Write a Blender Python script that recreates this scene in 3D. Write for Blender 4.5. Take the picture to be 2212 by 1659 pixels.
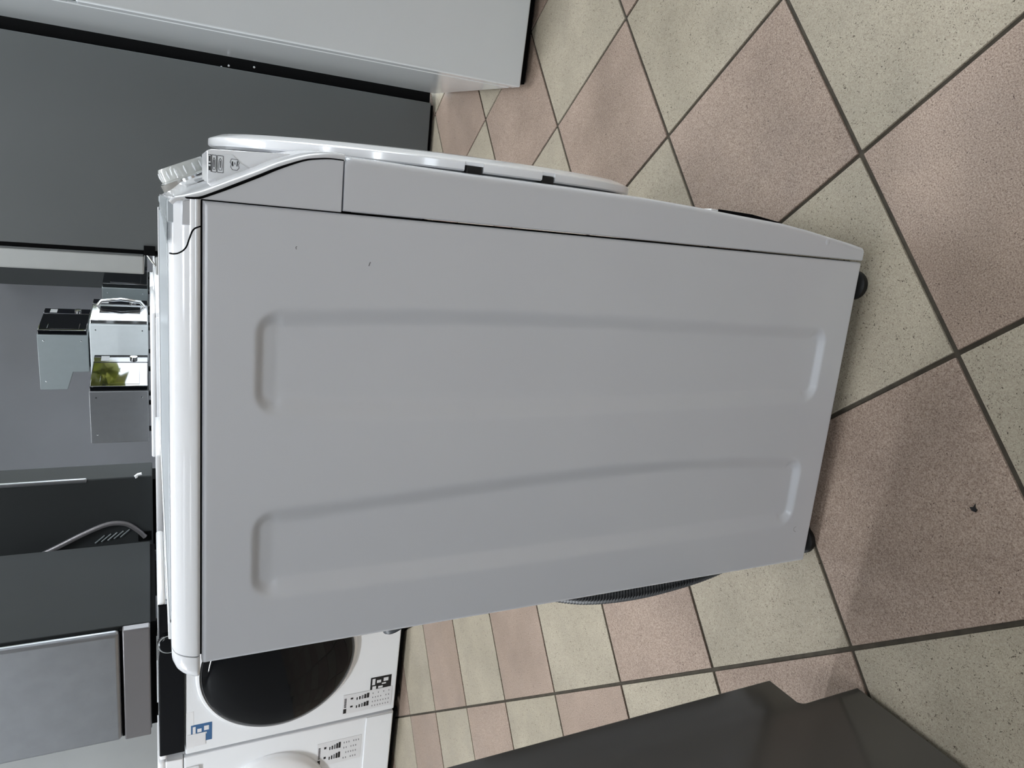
import bpy, bmesh, math, random
import numpy as np
from mathutils import Matrix, Vector

random.seed(7)
for o in list(bpy.data.objects):
    bpy.data.objects.remove(o, do_unlink=True)
SC = bpy.context.scene
COL = SC.collection

# ------------------------------------------------------------------ camera
CAM = Vector((0.4245, -0.6486, 0.8524))
RX = Vector((0.0936, -0.4393, -0.8935))      # image right  (photo is taken on its side)
RY = Vector((-0.9725, -0.2325, 0.0124))      # image down
RZ = Vector((-0.2132, 0.8677, -0.4489))      # view direction
RZ.normalize(); RX = (RX - RZ * RX.dot(RZ)).normalized(); RY = RZ.cross(RX)
cd = bpy.data.cameras.new('camera')
cd.sensor_fit = 'HORIZONTAL'; cd.sensor_width = 36.0
cd.lens = 36.0 * 1549.5 / 2212.0
cd.clip_start = 0.02; cd.clip_end = 200
cam = bpy.data.objects.new('camera', cd); COL.objects.link(cam)
M3 = Matrix((RX, -RY, -RZ)).transposed()
cam.matrix_world = Matrix.Translation(CAM) @ M3.to_4x4()
SC.camera = cam

# ------------------------------------------------------------------ world, light, exposure
w = bpy.data.worlds.new('overcast_sky'); SC.world = w; w.use_nodes = True
bg = w.node_tree.nodes['Background']
bg.inputs[0].default_value = (0.82, 0.91, 1.0, 1); bg.inputs[1].default_value = 3.2

ROOM = dict(x0=-3.2, x1=4.2, y0=-4.2, y1=5.70, h=2.9)
WINB = dict(x0=0.40, x1=3.7, z0=0.5, z1=2.5)         # shop window in the back wall
WIN = dict(y0=0.6, y1=4.6, z0=0.5, z1=2.5)         # shop window in the right wall
WINF_FILL = dict(x0=-0.20, x1=0.60, z0=1.7, z1=2.3)          # unseen opening added in the front wall to brighten the machine's side

def area(name, loc, rot, sx, sy, power, col=(1, 1, 1), portal=False):
    l = bpy.data.lights.new(name, 'AREA'); l.shape = 'RECTANGLE'; l.size = sx; l.size_y = sy
    l.energy = power; l.color = col
    if portal: l.cycles.is_portal = True
    o = bpy.data.objects.new(name, l); COL.objects.link(o); o.location = loc; o.rotation_euler = rot
    return o
area('window_daylight', (ROOM['x1'] + 0.12, (WIN['y0'] + WIN['y1']) / 2, (WIN['z0'] + WIN['z1']) / 2),
     (0, math.radians(90), 0), WIN['z1'] - WIN['z0'], WIN['y1'] - WIN['y0'], 1, portal=True)
area('front_fill_daylight', ((WINF_FILL['x0'] + WINF_FILL['x1']) / 2, ROOM['y0'] - 0.12, (WINF_FILL['z0'] + WINF_FILL['z1']) / 2),
     (math.radians(90), 0, 0), WINF_FILL['x1'] - WINF_FILL['x0'], WINF_FILL['z1'] - WINF_FILL['z0'], 1, portal=True)  # portal of the added front opening, fill for the camera-facing side

area('back_window_daylight', ((WINB['x0'] + WINB['x1']) / 2, ROOM['y1'] + 0.12, (WINB['z0'] + WINB['z1']) / 2),
     (math.radians(-90), 0, 0), WINB['x1'] - WINB['x0'], WINB['z1'] - WINB['z0'], 1, portal=True)

vs = SC.view_settings
vs.view_transform = 'Standard'; vs.look = 'None'; vs.gamma = 1.0; vs.use_curve_mapping = False
vs.exposure = 1.75
LAMP_POWER = 9.0

# ------------------------------------------------------------------ helpers
def lin(c):
    return tuple((v / 255 / 12.92) if v / 255 <= 0.04045 else ((v / 255 + 0.055) / 1.055) ** 2.4 for v in c)

def mat(name, rgb, rough=0.4, metal=0.0, coat=0.0, var=0.04, scale=30, bump=0.0, alpha=1.0, trans=0.0, ior=1.5, emit=None, aniso=0.0, spec=0.5):
    m = bpy.data.materials.new(name); m.use_nodes = True
    nt = m.node_tree; b = nt.nodes['Principled BSDF']
    c = lin(rgb)
    tc = nt.nodes.new('ShaderNodeTexCoord'); nz = nt.nodes.new('ShaderNodeTexNoise')
    nz.inputs['Scale'].default_value = scale; nz.inputs['Detail'].default_value = 4
    nt.links.new(tc.outputs['Object'], nz.inputs['Vector'])
    rp = nt.nodes.new('ShaderNodeValToRGB')
    rp.color_ramp.elements[0].position = 0.3; rp.color_ramp.elements[1].position = 0.7
    rp.color_ramp.elements[0].color = tuple(max(0, v * (1 - var)) for v in c) + (1,)
    rp.color_ramp.elements[1].color = tuple(min(1, v * (1 + var)) for v in c) + (1,)
    nt.links.new(nz.outputs['Fac'], rp.inputs['Fac'])
    nt.links.new(rp.outputs['Color'], b.inputs['Base Color'])
    b.inputs['Roughness'].default_value = rough; b.inputs['Metallic'].default_value = metal
    b.inputs['Coat Weight'].default_value = coat; b.inputs['Coat Roughness'].default_value = 0.08
    b.inputs['IOR'].default_value = ior; b.inputs['Specular IOR Level'].default_value = spec
    b.inputs['Alpha'].default_value = alpha; b.inputs['Transmission Weight'].default_value = trans
    b.inputs['Anisotropic'].default_value = aniso
    if emit:
        b.inputs['Emission Color'].default_value = lin(emit[0]) + (1,); b.inputs['Emission Strength'].default_value = emit[1]
    if bump:
        bp = nt.nodes.new('ShaderNodeBump'); bp.inputs['Strength'].default_value = bump; bp.inputs['Distance'].default_value = 0.001
        nt.links.new(nz.outputs['Fac'], bp.inputs['Height']); nt.links.new(bp.outputs['Normal'], b.inputs['Normal'])
    return m

def tile_mat(name, base, dark, light, fleck, fleck_amt):
    m = bpy.data.materials.new(name); m.use_nodes = True
    nt = m.node_tree; b = nt.nodes['Principled BSDF']; L = nt.links.new
    tc = nt.nodes.new('ShaderNodeTexCoord'); oi = nt.nodes.new('ShaderNodeObjectInfo')
    add = nt.nodes.new('ShaderNodeVectorMath'); add.operation = 'ADD'
    mul = nt.nodes.new('ShaderNodeMath'); mul.operation = 'MULTIPLY'; mul.inputs[1].default_value = 37.0
    L(oi.outputs['Random'], mul.inputs[0]); L(tc.outputs['Object'], add.inputs[0]); L(mul.outputs[0], add.inputs[1])
    def noise(sc, det, ro=0.6):
        n = nt.nodes.new('ShaderNodeTexNoise'); n.inputs['Scale'].default_value = sc; n.inputs['Detail'].default_value = det
        n.inputs['Roughness'].default_value = ro; L(add.outputs[0], n.inputs['Vector']); return n
    def ramp(src, p0, p1, c0, c1):
        r = nt.nodes.new('ShaderNodeValToRGB'); r.color_ramp.elements[0].position = p0; r.color_ramp.elements[1].position = p1
        r.color_ramp.elements[0].color = c0; r.color_ramp.elements[1].color = c1; L(src, r.inputs['Fac']); return r
    fine = noise(520, 3, 0.7)
    r1 = ramp(fine.outputs['Fac'], 0.34, 0.66, lin(dark) + (1,), lin(light) + (1,))
    soft = noise(9, 3)
    r2 = ramp(soft.outputs['Fac'], 0.3, 0.75, (0.86, 0.86, 0.86, 1), (1.06, 1.06, 1.05, 1))
    mx = nt.nodes.new('ShaderNodeMixRGB'); mx.blend_type = 'MULTIPLY'; mx.inputs['Fac'].default_value = 1
    L(r1.outputs['Color'], mx.inputs['Color1']); L(r2.outputs['Color'], mx.inputs['Color2'])
    # thin dark flecks
    fl = noise(300, 1.5, 0.5); fl.inputs['Distortion'].default_value = 2.2
    r3 = ramp(fl.outputs['Fac'], fleck_amt, fleck_amt + 0.035, (0, 0, 0, 1), (1, 1, 1, 1))
    m2 = nt.nodes.new('ShaderNodeMixRGB'); m2.blend_type = 'MIX'
    L(r3.outputs['Color'], m2.inputs['Fac']); L(mx.outputs['Color'], m2.inputs['Color1']); m2.inputs['Color2'].default_value = lin(fleck) + (1,)
    # walked-in grime
    gr = noise(2.3, 5, 0.65)
    r4 = ramp(gr.outputs['Fac'], 0.25, 0.6, (0.82, 0.81, 0.79, 1), (1, 1, 1, 1))
    m3 = nt.nodes.new('ShaderNodeMixRGB'); m3.blend_type = 'MULTIPLY'; m3.inputs['Fac'].default_value = 1
    L(m2.outputs['Color'], m3.inputs['Color1']); L(r4.outputs['Color'], m3.inputs['Color2'])
    L(m3.outputs['Color'], b.inputs['Base Color'])
    rr = ramp(soft.outputs['Fac'], 0.3, 0.7, (0.42, 0.42, 0.42, 1), (0.56, 0.56, 0.56, 1))
    L(rr.outputs['Color'], b.inputs['Roughness'])
    b.inputs['Specular IOR Level'].default_value = 0.32
    bp = nt.nodes.new('ShaderNodeBump'); bp.inputs['Strength'].default_value = 0.25; bp.inputs['Distance'].default_value = 0.0006
    L(fine.outputs['Fac'], bp.inputs['Height']); L(bp.outputs['Normal'], b.inputs['Normal'])
    return m

def tag(o, label=None, cat=None, group=None, kind=None):
    if label: o['label'] = label
    if cat: o['category'] = cat
    if group: o['group'] = group
    if kind: o['kind'] = kind
    return o

def empty(name, loc=(0, 0, 0), rz=0.0):
    o = bpy.data.objects.new(name, None); COL.objects.link(o); o.location = loc; o.rotation_euler = (0, 0, rz)
    o.empty_display_size = 0.05
    return o

def link(name, me, m, parent=None):
    o = bpy.data.objects.new(name, me); COL.objects.link(o)
    if m is not None and not me.materials: me.materials.append(m)
    if parent is not None: o.parent = parent
    return o

def smooth(me, ang=35):
    for p in me.polygons: p.use_smooth = True
    try: me.set_sharp_from_angle(angle=math.radians(ang))
    except Exception: pass

def pyd(name, v, f, m, parent=None, ang=35, sm=True):
    me = bpy.data.meshes.new(name); me.from_pydata([tuple(p) for p in v], [], f); me.update()
    bm = bmesh.new(); bm.from_mesh(me); bmesh.ops.recalc_face_normals(bm, faces=bm.faces); bm.to_mesh(me); bm.free()
    if sm: smooth(me, ang)
    return link(name, me, m, parent)

def bm_obj(name, bm, m, parent=None, ang=35):
    me = bpy.data.meshes.new(name); bmesh.ops.recalc_face_normals(bm, faces=bm.faces); bm.to_mesh(me); bm.free(); smooth(me, ang)
    return link(name, me, m, parent)

def box_bm(lo, hi, bevel=0.0, seg=2):
    bm = bmesh.new(); bmesh.ops.create_cube(bm, size=1)
    for v in bm.verts:
        v.co = Vector([lo[i] + (v.co[i] + 0.5) * (hi[i] - lo[i]) for i in range(3)])
    if bevel > 0:
        bmesh.ops.bevel(bm, geom=list(bm.edges), offset=bevel, segments=seg, profile=0.5, affect='EDGES')
    return bm

def flatten(me, bevel):
    """keep the big faces truly flat so that only the rounded edges shade smoothly"""
    co = [v.co for v in me.vertices]
    for p in me.polygons:
        vs_ = list(p.vertices)
        short = min((co[vs_[k]] - co[vs_[k - 1]]).length for k in range(len(vs_)))
        if len(vs_) > 4 or (bevel > 0 and short > 2.2 * bevel): p.use_smooth = False

def box(name, lo, hi, m, parent=None, bevel=0.002, seg=2):
    o = bm_obj(name, box_bm(lo, hi, bevel, seg), m, parent); flatten(o.data, bevel); return o

def prism(name, pts, axis, a, b, m, parent=None, bevel=0.0, seg=2, ang=35):
    """extrude a 2-D outline along an axis. axis 'y': pts are (x,z); 'x': (y,z); 'z': (x,y)"""
    def P(p, t):
        return {'y': (p[0], t, p[1]), 'x': (t, p[0], p[1]), 'z': (p[0], p[1], t)}[axis]
    bm = bmesh.new()
    A = [bm.verts.new(P(p, a)) for p in pts]; B = [bm.verts.new(P(p, b)) for p in pts]
    n = len(pts); bm.faces.new(A); bm.faces.new(B[::-1])
    for i in range(n): bm.faces.new((A[i], A[(i + 1) % n], B[(i + 1) % n], B[i]))
    bmesh.ops.recalc_face_normals(bm, faces=bm.faces)
    if bevel > 0:
        ed = [e for e in bm.edges if len(e.link_faces) == 2 and e.calc_face_angle(0) > 0.6]
        bmesh.ops.bevel(bm, geom=ed, offset=bevel, segments=seg, profile=0.5, affect='EDGES')
    o = bm_obj(name, bm, m, parent, ang); flatten(o.data, bevel); return o

def lathe(name, prof, c, axis, m, parent=None, n=64, ang=35):
    """prof: list of (radius, height along axis) ; axis a unit Vector"""
    ax = Vector(axis).normalized()
    u = ax.orthogonal().normalized(); v = ax.cross(u); c = Vector(c)
    V, F = [], []
    for k in range(n):
        t = 2 * math.pi * k / n; d = u * math.cos(t) + v * math.sin(t)
        for r, h in prof: V.append(c + d * r + ax * h)
    q = len(prof)
    for k in range(n):
        k2 = (k + 1) % n
        for i in range(q - 1): F.append((k * q + i, k2 * q + i, k2 * q + i + 1, k * q + i + 1))
    if prof[0][0] > 1e-6: F.append([k * q for k in range(n)])
    if prof[-1][0] > 1e-6: F.append([k * q + q - 1 for k in range(n)][::-1])
    me = bpy.data.meshes.new(name); me.from_pydata([tuple(p) for p in V], [], F)
    bm = bmesh.new(); bm.from_mesh(me); bmesh.ops.remove_doubles(bm, verts=bm.verts, dist=1e-6)
    bmesh.ops.recalc_face_normals(bm, faces=bm.faces); bm.to_mesh(me); bm.free(); smooth(me, ang)
    return link(name, me, m, parent)

def tube(name, pts, rad, m, parent=None, n=12, cap=True, ang=60):
    """rad: number or list"""
    pts = [Vector(p) for p in pts]; R = rad if isinstance(rad, (list, tuple)) else [rad] * len(pts)
    V, F = [], []; up = Vector((0.13, 0.21, 1)).normalized(); prev = None
    for i, p in enumerate(pts):
        d = (pts[min(i + 1, len(pts) - 1)] - pts[max(i - 1, 0)]).normalized()
        s = prev if prev is not None else up
        u = (s - d * s.dot(d)); u = u.normalized() if u.length > 1e-5 else d.orthogonal().normalized()
        prev = u; v = d.cross(u)
        for k in range(n):
            t = 2 * math.pi * k / n; V.append(p + (u * math.cos(t) + v * math.sin(t)) * R[i])
    for i in range(len(pts) - 1):
        for k in range(n):
            k2 = (k + 1) % n; F.append((i * n + k, i * n + k2, (i + 1) * n + k2, (i + 1) * n + k))
    if cap: F += [list(range(n))[::-1], [(len(pts) - 1) * n + k for k in range(n)]]
    return pyd(name, V, F, m, parent, ang)

def catmull(P, k=8):
    P = [Vector(p) for p in P]; out = []
    for i in range(len(P) - 1):
        a, b, c, d = P[max(i - 1, 0)], P[i], P[i + 1], P[min(i + 2, len(P) - 1)]
        for j in range(k):
            t = j / k
            out.append(0.5 * ((2 * b) + (c - a) * t + (2 * a - 5 * b + 4 * c - d) * t * t + (3 * b - a - 3 * c + d) * t ** 3))
    out.append(P[-1]); return out

def curve2(P, k=6):
    return [(p.x, p.y) for p in catmull([(a, b, 0) for a, b in P], k)]

# ------------------------------------------------------------------ materials
M = {}
M['pink'] = tile_mat('tile_pink', None, (130, 110, 98), (186, 167, 152), (76, 60, 52), 0.665)
M['beige'] = tile_mat('tile_beige', None, (158, 147, 130), (184, 175, 157), (76, 67, 55), 0.64)
M['grout'] = mat('grout_dark', (66, 60, 50), 0.9, var=0.25, scale=60, bump=0.3)
M['enamel'] = mat('white_enamel', (224, 226, 231), 0.22, coat=0.25, var=0.012, scale=6)
M['enamel2'] = mat('bright_white_enamel', (246, 248, 251), 0.22, coat=0.25, var=0.012, scale=6)
M['plastic'] = mat('white_plastic', (246, 247, 249), 0.16, coat=0.5, var=0.01, scale=6)
M['console'] = mat('white_console_plastic', (232, 233, 236), 0.2, coat=0.4, var=0.01, scale=6)
M['lidtop'] = mat('worktop_grey', (186, 192, 196), 0.28, var=0.03, scale=40)
M['black'] = mat('black_rubber', (16, 16, 17), 0.6, var=0.2, scale=50)
M['dark'] = mat('dark_gap', (6, 6, 7), 0.8, spec=0.1)
M['hose'] = mat('black_hose', (28, 29, 31), 0.38, var=0.1)
M['pipe'] = mat('grey_pipe', (62, 66, 70), 0.45)
M['gloss_black'] = mat('black_gloss', (7, 8, 13), 0.06, var=0.1, spec=0.22)
M['glass_dark'] = mat('dark_door_glass', (7, 8, 11), 0.05, var=0.1, spec=0.2)
M['mw_glass'] = mat('oven_door_glass', (6, 7, 10), 0.03, var=0.1, spec=0.45)
M['chrome'] = mat('chrome', (222, 224, 226), 0.12, metal=1.0, var=0.02)
M['steel'] = mat('brushed_steel', (150, 152, 156), 0.34, metal=0.85, var=0.05, scale=20)
M['white_fridge'] = mat('white_fridge_paint', (214, 218, 220), 0.14, coat=0.2, var=0.012, scale=5)
M['grey_fridge'] = mat('grey_fridge_paint', (84, 87, 87), 0.40, var=0.03, scale=4)
M['silver_door'] = mat('silver_door_paint', (168, 170, 168), 0.35, metal=0.15, var=0.02)
M['dark_fridge'] = mat('dark_grey_fridge_paint', (78, 76, 72), 0.17, coat=0.3, var=0.03, scale=4)
M['stack_side'] = mat('charcoal_paint', (49, 52, 53), 0.75, var=0.04, scale=5, spec=0.2)
M['stack_front'] = mat('taupe_grey_paint', (118, 116, 118), 0.34, metal=0.3, var=0.03, scale=5)
M['mw_dark'] = mat('dark_silver_paint', (104, 106, 108), 0.38, metal=0.2, var=0.03)
M['mw_light'] = mat('light_grey_paint', (176, 182, 184), 0.35, var=0.02)
M['mw_mid'] = mat('mid_grey_paint', (112, 120, 122), 0.36, var=0.02)
M['wall'] = mat('grey_wall_paint', (128, 131, 137), 0.6, var=0.03, scale=3, bump=0.1)
M['wall_light'] = mat('light_wall_paint', (168, 166, 160), 0.7, var=0.03, scale=3, bump=0.1)
M['wall_mid'] = mat('mid_wall_paint', (172, 174, 174), 0.65, var=0.03, scale=3, bump=0.1)
M['ceiling'] = mat('ceiling_paint', (230, 230, 228), 0.8, var=0.02, scale=3)
M['frame'] = mat('window_frame_paint', (70, 72, 76), 0.5)
M['clear'] = mat('clear_plastic', (214, 216, 212), 0.12, var=0.06, scale=60, alpha=0.72, coat=0.4)
M['tape'] = mat('clear_tape', (196, 202, 204), 0.2, var=0.05, scale=90, alpha=0.6)
M['paper'] = mat('white_paper', (232, 232, 234), 0.5, var=0.02)
M['film'] = mat('label_film', (236, 238, 240), 0.2, var=0.02, coat=0.3)
M['ink'] = mat('black_ink', (20, 20, 22), 0.5)
M['ink_grey'] = mat('grey_ink', (120, 122, 124), 0.5)
M['blue'] = mat('blue_print', (62, 104, 150), 0.4)
M['leaf'] = mat('leaf_green', (168, 176, 78), 0.6, var=0.5, scale=3)
M['bark'] = mat('bark_brown', (84, 66, 50), 0.8, var=0.2)
M['pave'] = mat('pavement_warm', (190, 176, 160), 0.8, var=0.1, scale=2)
M['lamp'] = mat('lamp_diffuser', (255, 255, 250), 0.5, emit=((235, 242, 255), 2.0))

# ================================================================== THE ROOM
X0, X1, Y0, Y1, H = ROOM['x0'], ROOM['x1'], ROOM['y0'], ROOM['y1'], ROOM['h']
floor = box('floor', (X0, Y0, -0.12), (X1, Y1, -0.0035), M['grout'], None, 0)
tag(floor, 'tiled shop floor of pink and beige squares with dark joints', kind='structure')
TS, TA, TO = 0.3005, 3.809, (0.5632, 0.0520)
ca, sa = math.cos(TA), math.sin(TA)
def cam_px(P):
    d = Vector(P) - CAM; q = (d.dot(RX), d.dot(RY), d.dot(RZ))
    if q[2] <= 0.05: return None
    return 1106 + 1549.5 * q[0] / q[2], 829.5 + 1549.5 * q[1] / q[2]
tile_me = {}
for kname in ('pink', 'beige'):
    bm = box_bm((-TS / 2 + 0.0032, -TS / 2 + 0.0032, -0.010), (TS / 2 - 0.0032, TS / 2 - 0.0032, 0.0), 0.0011, 2)
    me = bpy.data.meshes.new('tile_' + kname); bm.to_mesh(me); bm.free(); smooth(me, 40); flatten(me, 0.0011); me.materials.append(M[kname]); tile_me[kname] = me
cand = []
for i in range(-32, 33):
    for j in range(-32, 33):
        ci, cj = i + 0.5, j + 0.5
        x = TO[0] + TS * (ci * ca - cj * sa); y = TO[1] + TS * (ci * sa + cj * ca)
        if not (X0 - .04 < x < X1 + .04 and Y0 - .04 < y < Y1 + .04): continue
        q = cam_px((x, y, 0)); d = math.hypot(x - CAM.x, y - CAM.y)
        vis = q is not None and -500 < q[0] < 2700 and -600 < q[1] < 2250
        cand.append((0 if vis else 1, d, i, j, x, y))
cand.sort()
rest = []
for k, (nv, d, i, j, x, y) in enumerate(cand):
    kn = 'pink' if (i + j) % 2 == 0 else 'beige'
    if k < 290 and not nv:
        o = link('tile', tile_me[kn], None, floor); o.location = (x, y, random.uniform(-0.0003, 0.0002)); o.rotation_euler = (0, 0, TA)
    else: rest.append((kn, x, y))
for kn in ('pink', 'beige'):
    bm = bmesh.new(); h = TS / 2 - 0.0032
    for k2, x, y in rest:
        if k2 != kn: continue
        vv = []
        for z in (-0.009, 0.0):
            for dx, dy in ((-h, -h), (h, -h), (h, h), (-h, h)):
                vv.append(bm.verts.new((x + dx * ca - dy * sa, y + dx * sa + dy * ca, z)))
        bm.faces.new(vv[4:8])
        for q in range(4): bm.faces.new((vv[q], vv[(q + 1) % 4], vv[4 + (q + 1) % 4], vv[4 + q]))
    o = bm_obj('far_tiles', bm, M[kn], floor); o['kind'] = 'stuff'

def wall(name, lo, hi, m, label):
    return tag(box(name, lo, hi, m, None, 0), label, kind='structure')
T = 0.2
wb = tag(empty('wall_back', (0, Y1, 0)), 'plain grey painted wall behind the microwaves', kind='structure')
for lo, hi in (((X0 - T, 0, -0.12), (WINB['x0'], T, H)), ((WINB['x1'], 0, -0.12), (X1 + T, T, H)), ((WINB['x0'], 0, -0.12), (WINB['x1'], T, WINB['z0'])), ((WINB['x0'], 0, WINB['z1']), (WINB['x1'], T, H))):
    box('wall_section', lo, hi, M['wall'], wb, 0)
w2 = tag(empty('window_2', (0, Y1 + 0.06, 0)), 'shop window frame in the back wall', kind='structure')
for k in range(4):
    x = WINB['x0'] + (WINB['x1'] - WINB['x0']) * k / 3
    box('window_frame', (x - 0.03, 0, WINB['z0']), (x + 0.03, 0.06, WINB['z1']), M['frame'], w2, 0.004)
wall('wall_left', (X0 - T, Y0, -0.12), (X0, Y1, H), M['wall_mid'], 'grey painted side wall of the shop')
ce = tag(box('ceiling', (X0 - T, Y0 - T, H), (X1 + T, Y1 + T, H + T), M['ceiling'], None, 0), 'flat white shop ceiling', kind='structure')
# right wall with the shop window
wr = tag(empty('wall_right', (X1, 0, 0)), 'right shop wall with a wide glazed front', kind='structure')
def seg(lo, hi, parent): return box('wall_section', lo, hi, M['wall_light'], parent, 0)
seg((0, Y0, -0.12), (T, Y1, WIN['z0']), wr); seg((0, Y0, WIN['z1']), (T, Y1, H), wr)
seg((0, Y0, WIN['z0']), (T, WIN['y0'], WIN['z1']), wr); seg((0, WIN['y1'], WIN['z0']), (T, Y1, WIN['z1']), wr)
w1 = tag(empty('window_1', (X1 + 0.06, 0, 0)), 'wide shop window frame with three uprights', kind='structure')
for k in range(5):
    y = WIN['y0'] + (WIN['y1'] - WIN['y0']) * k / 4
    box('window_frame', (0, y - 0.03, WIN['z0']), (0.06, y + 0.03, WIN['z1']), M['frame'], w1, 0.004)
wf = tag(empty('wall_front', (0, Y0, 0)), 'front shop wall behind the camera', kind='structure')
def seg2(lo, hi): return box('wall_section', lo, hi, M['wall_light'], wf, 0)
seg2((X0 - T, -T, -0.12), (WINF_FILL['x0'], 0, H)); seg2((WINF_FILL['x1'], -T, -0.12), (X1 + T, 0, H))
seg2((WINF_FILL['x0'], -T, -0.12), (WINF_FILL['x1'], 0, WINF_FILL['z0'])); seg2((WINF_FILL['x0'], -T, WINF_FILL['z1']), (WINF_FILL['x1'], 0, H))
# outside: pavement and street trees
tag(prism('pavement', [(X1 + T, -9), (X1 + 9, -9), (X1 + 9, Y1 + 9), (X0, Y1 + 9), (X0, Y1 + T), (X1 + T, Y1 + T)], 'z', -0.2, -0.05, M['pave']), 'light pavement outside the shop windows', kind='structure')
def tree(x, y, s, label):
    t = tag(empty('street_tree', (x, y, -0.05)), label, 'tree', 'street trees outside')
    tube('trunk', [(0, 0, 0), (0.03, 0.02, 0.9 * s), (0, 0.06, 1.7 * s)], [0.12 * s, 0.09 * s, 0.06 * s], M['bark'], t, 10)
    V, F = [], []; rnd = random.Random(int(x * 10 + y * 7))
    for k in range(2400):
        a, b, r = rnd.uniform(0, 6.283), math.acos(rnd.uniform(-1, 1)), rnd.uniform(0.4, 1) ** 0.5
        c = Vector((math.sin(b) * math.cos(a) * 1.1, math.sin(b) * math.sin(a) * 1.1, math.cos(b) * 1.0)) * r * s + Vector((0, 0, 2.2 * s))
        n = Vector((rnd.gauss(0, 1), rnd.gauss(0, 1), rnd.gauss(0, 1))).normalized(); u = n.orthogonal().normalized() * 0.15 * s; v = n.cross(u)
        i = len(V); V += [c - u, c - v * 0.5, c + u, c + v * 0.5]; F.append((i, i + 1, i + 2, i + 3))
    o = pyd('foliage', V, F, M['leaf'], t, sm=False); o['kind'] = 'stuff'
tree(7.4, 3.2, 1.0, 'street tree outside the right window'); tree(1.2, 8.2, 1.15, 'street tree outside the back window, left one'); tree(3.6, 8.9, 1.0, 'street tree outside the back window, right one')
# ceiling lamps; the last one is added to fill the machine's near side
for k, (lx, ly, pw) in enumerate(((-2.2, 0.05, 2.2), (0.25, 1.40, 1.0), (-1.5, 3.0, 1.1), (1.1, 2.3, 1.1), (0.60, -0.70, 0.14), (0.30, -2.20, 0.70))):
    t = tag(empty('ceiling_lamp', (lx, ly, H)), ['ceiling lamp in front of the row of washers', 'ceiling lamp above the washing machine', 'ceiling lamp above the row of washers', 'ceiling lamp above the white fridge', 'dim ceiling lamp above the near floor', 'added fill lamp under the ceiling near the front wall'][k], 'lamp', 'ceiling lamps')
    box('housing', (-0.6, -0.12, -0.06), (0.6, 0.12, 0), M['ceiling'], t, 0.005)
    box('diffuser', (-0.57, -0.09, -0.075), (0.57, 0.09, -0.06), M['lamp'], t, 0.003)
    a = area('lamp_light', (0, 0, -0.085), (0, 0, 0), 1.12, 0.18, LAMP_POWER * pw, (0.90, 0.95, 1.0)); a.parent = t

# ================================================================== MAIN WASHING MACHINE  (near side panel in plane y = 0, front towards +x)
WM = tag(empty('washing_machine'), 'white front-loading washing machine seen from its side in the middle of the floor', 'washing machine')
ZB, ZT, DX, WY = 0.022, 0.8135, 0.4218, 0.6

def side_panel(name, ysign, y_at):
    nx, nz = 212, 400
    xs = np.linspace(0.0, DX, nx); zs = np.linspace(ZB, ZT, nz)
    Xg, Zg = np.meshgrid(xs, zs, indexing='ij')
    def emb(zk, xl, xr, zb, zt, r=0.024):
        L = np.interp(Zg, zk, xl); R_ = np.interp(Zg, zk, xr)
        c = (L + R_) / 2; hw = (R_ - L) / 2; cz, hz = (zb + zt) / 2, (zt - zb) / 2
        qx = np.abs(Xg - c) - hw + r; qz = np.abs(Zg - cz) - hz + r
        sd = np.sqrt(np.maximum(qx, 0) ** 2 + np.maximum(qz, 0) ** 2) + np.minimum(np.maximum(qx, qz), 0) - r
        ex, ez = np.maximum(qx, 0), np.maximum(qz, 0); n2 = np.sqrt(ex ** 2 + ez ** 2)
        k = np.where(n2 > 1e-6, ez / np.maximum(n2, 1e-6), (qz > qx) * 1.0)      # 1 at the short ends, 0 along the flanks
        bw = 0.0200 - 0.0115 * k
        t = np.clip(-sd / bw, 0, 1); return 0.35 * t + 0.65 * t * t * (3 - 2 * t)
    def bow(zs_, vs_):
        zf = np.linspace(min(zs_), max(zs_), 200); co = np.polyfit(zs_, vs_, 3); return zf, np.polyval(co, zf)
    zf, l1 = bow([.088, .3356, .569, .751], [.2330, .2290, .2280, .2360]); _, r1 = bow([.088, .3538, .5788, .751], [.3370, .3420, .3430, .3365])
    zf2, l2 = bow([.084, .2334, .4982, .75], [.0570, .0560, .0550, .0560]); _, r2 = bow([.10, .178, .3914, .6136, .757], [.1590, .1650, .1685, .1580, .1495])
    dep = 0.0066 * emb(zf, l1, r1, .0615, .7715) + 0.0066 * emb(zf2, l2, r2, .0625, .7715)
    # softly rolled borders
    def edge(d, r=0.0028):
        t = np.clip(1 - d / r, 0, 1); return r * (1 - np.sqrt(np.clip(1 - t * t, 0, 1)))
    e = np.maximum(np.maximum(edge(DX - Xg), edge(ZT - Zg)), np.maximum(edge(Xg, .0015), edge(Zg - ZB, .0015)))
    Yg = y_at + ysign * (dep + e)
    V = np.stack([Xg, Yg, Zg], -1).reshape(-1, 3)
    F = []
    for i in range(nx - 1):
        b0 = i * nz
        for j in range(nz - 1): F.append((b0 + j, b0 + nz + j, b0 + nz + j + 1, b0 + j + 1))
    V = V.tolist()
    # returns folded inwards
    rim = [i * nz for i in range(nx)] + [(nx - 1) * nz + j for j in range(1, nz)] + [i * nz + nz - 1 for i in range(nx - 2, -1, -1)] + [j for j in range(nz - 2, 0, -1)]
    base = len(V)
    for k in rim: V.append([V[k][0], y_at + ysign * 0.012, V[k][2]])
    n = len(rim)
    for k in range(n): F.append((rim[k], base + k, base + (k + 1) % n, rim[(k + 1) % n]))
    return pyd(name, V, F, M['enamel'], WM, ang=60)
side_panel('side_panel', 1, 0.0)
pl2 = box('side_panel', (0, WY - 0.012, ZB), (DX, WY, ZT), M['enamel'], WM, 0.002)
box('dark_gap_core', (0.004, 0.010, 0.032), (0.4225, WY - 0.010, 0.822), M['dark'], WM, 0)  # near-black core, its colour gives the panel gaps their shade
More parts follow.
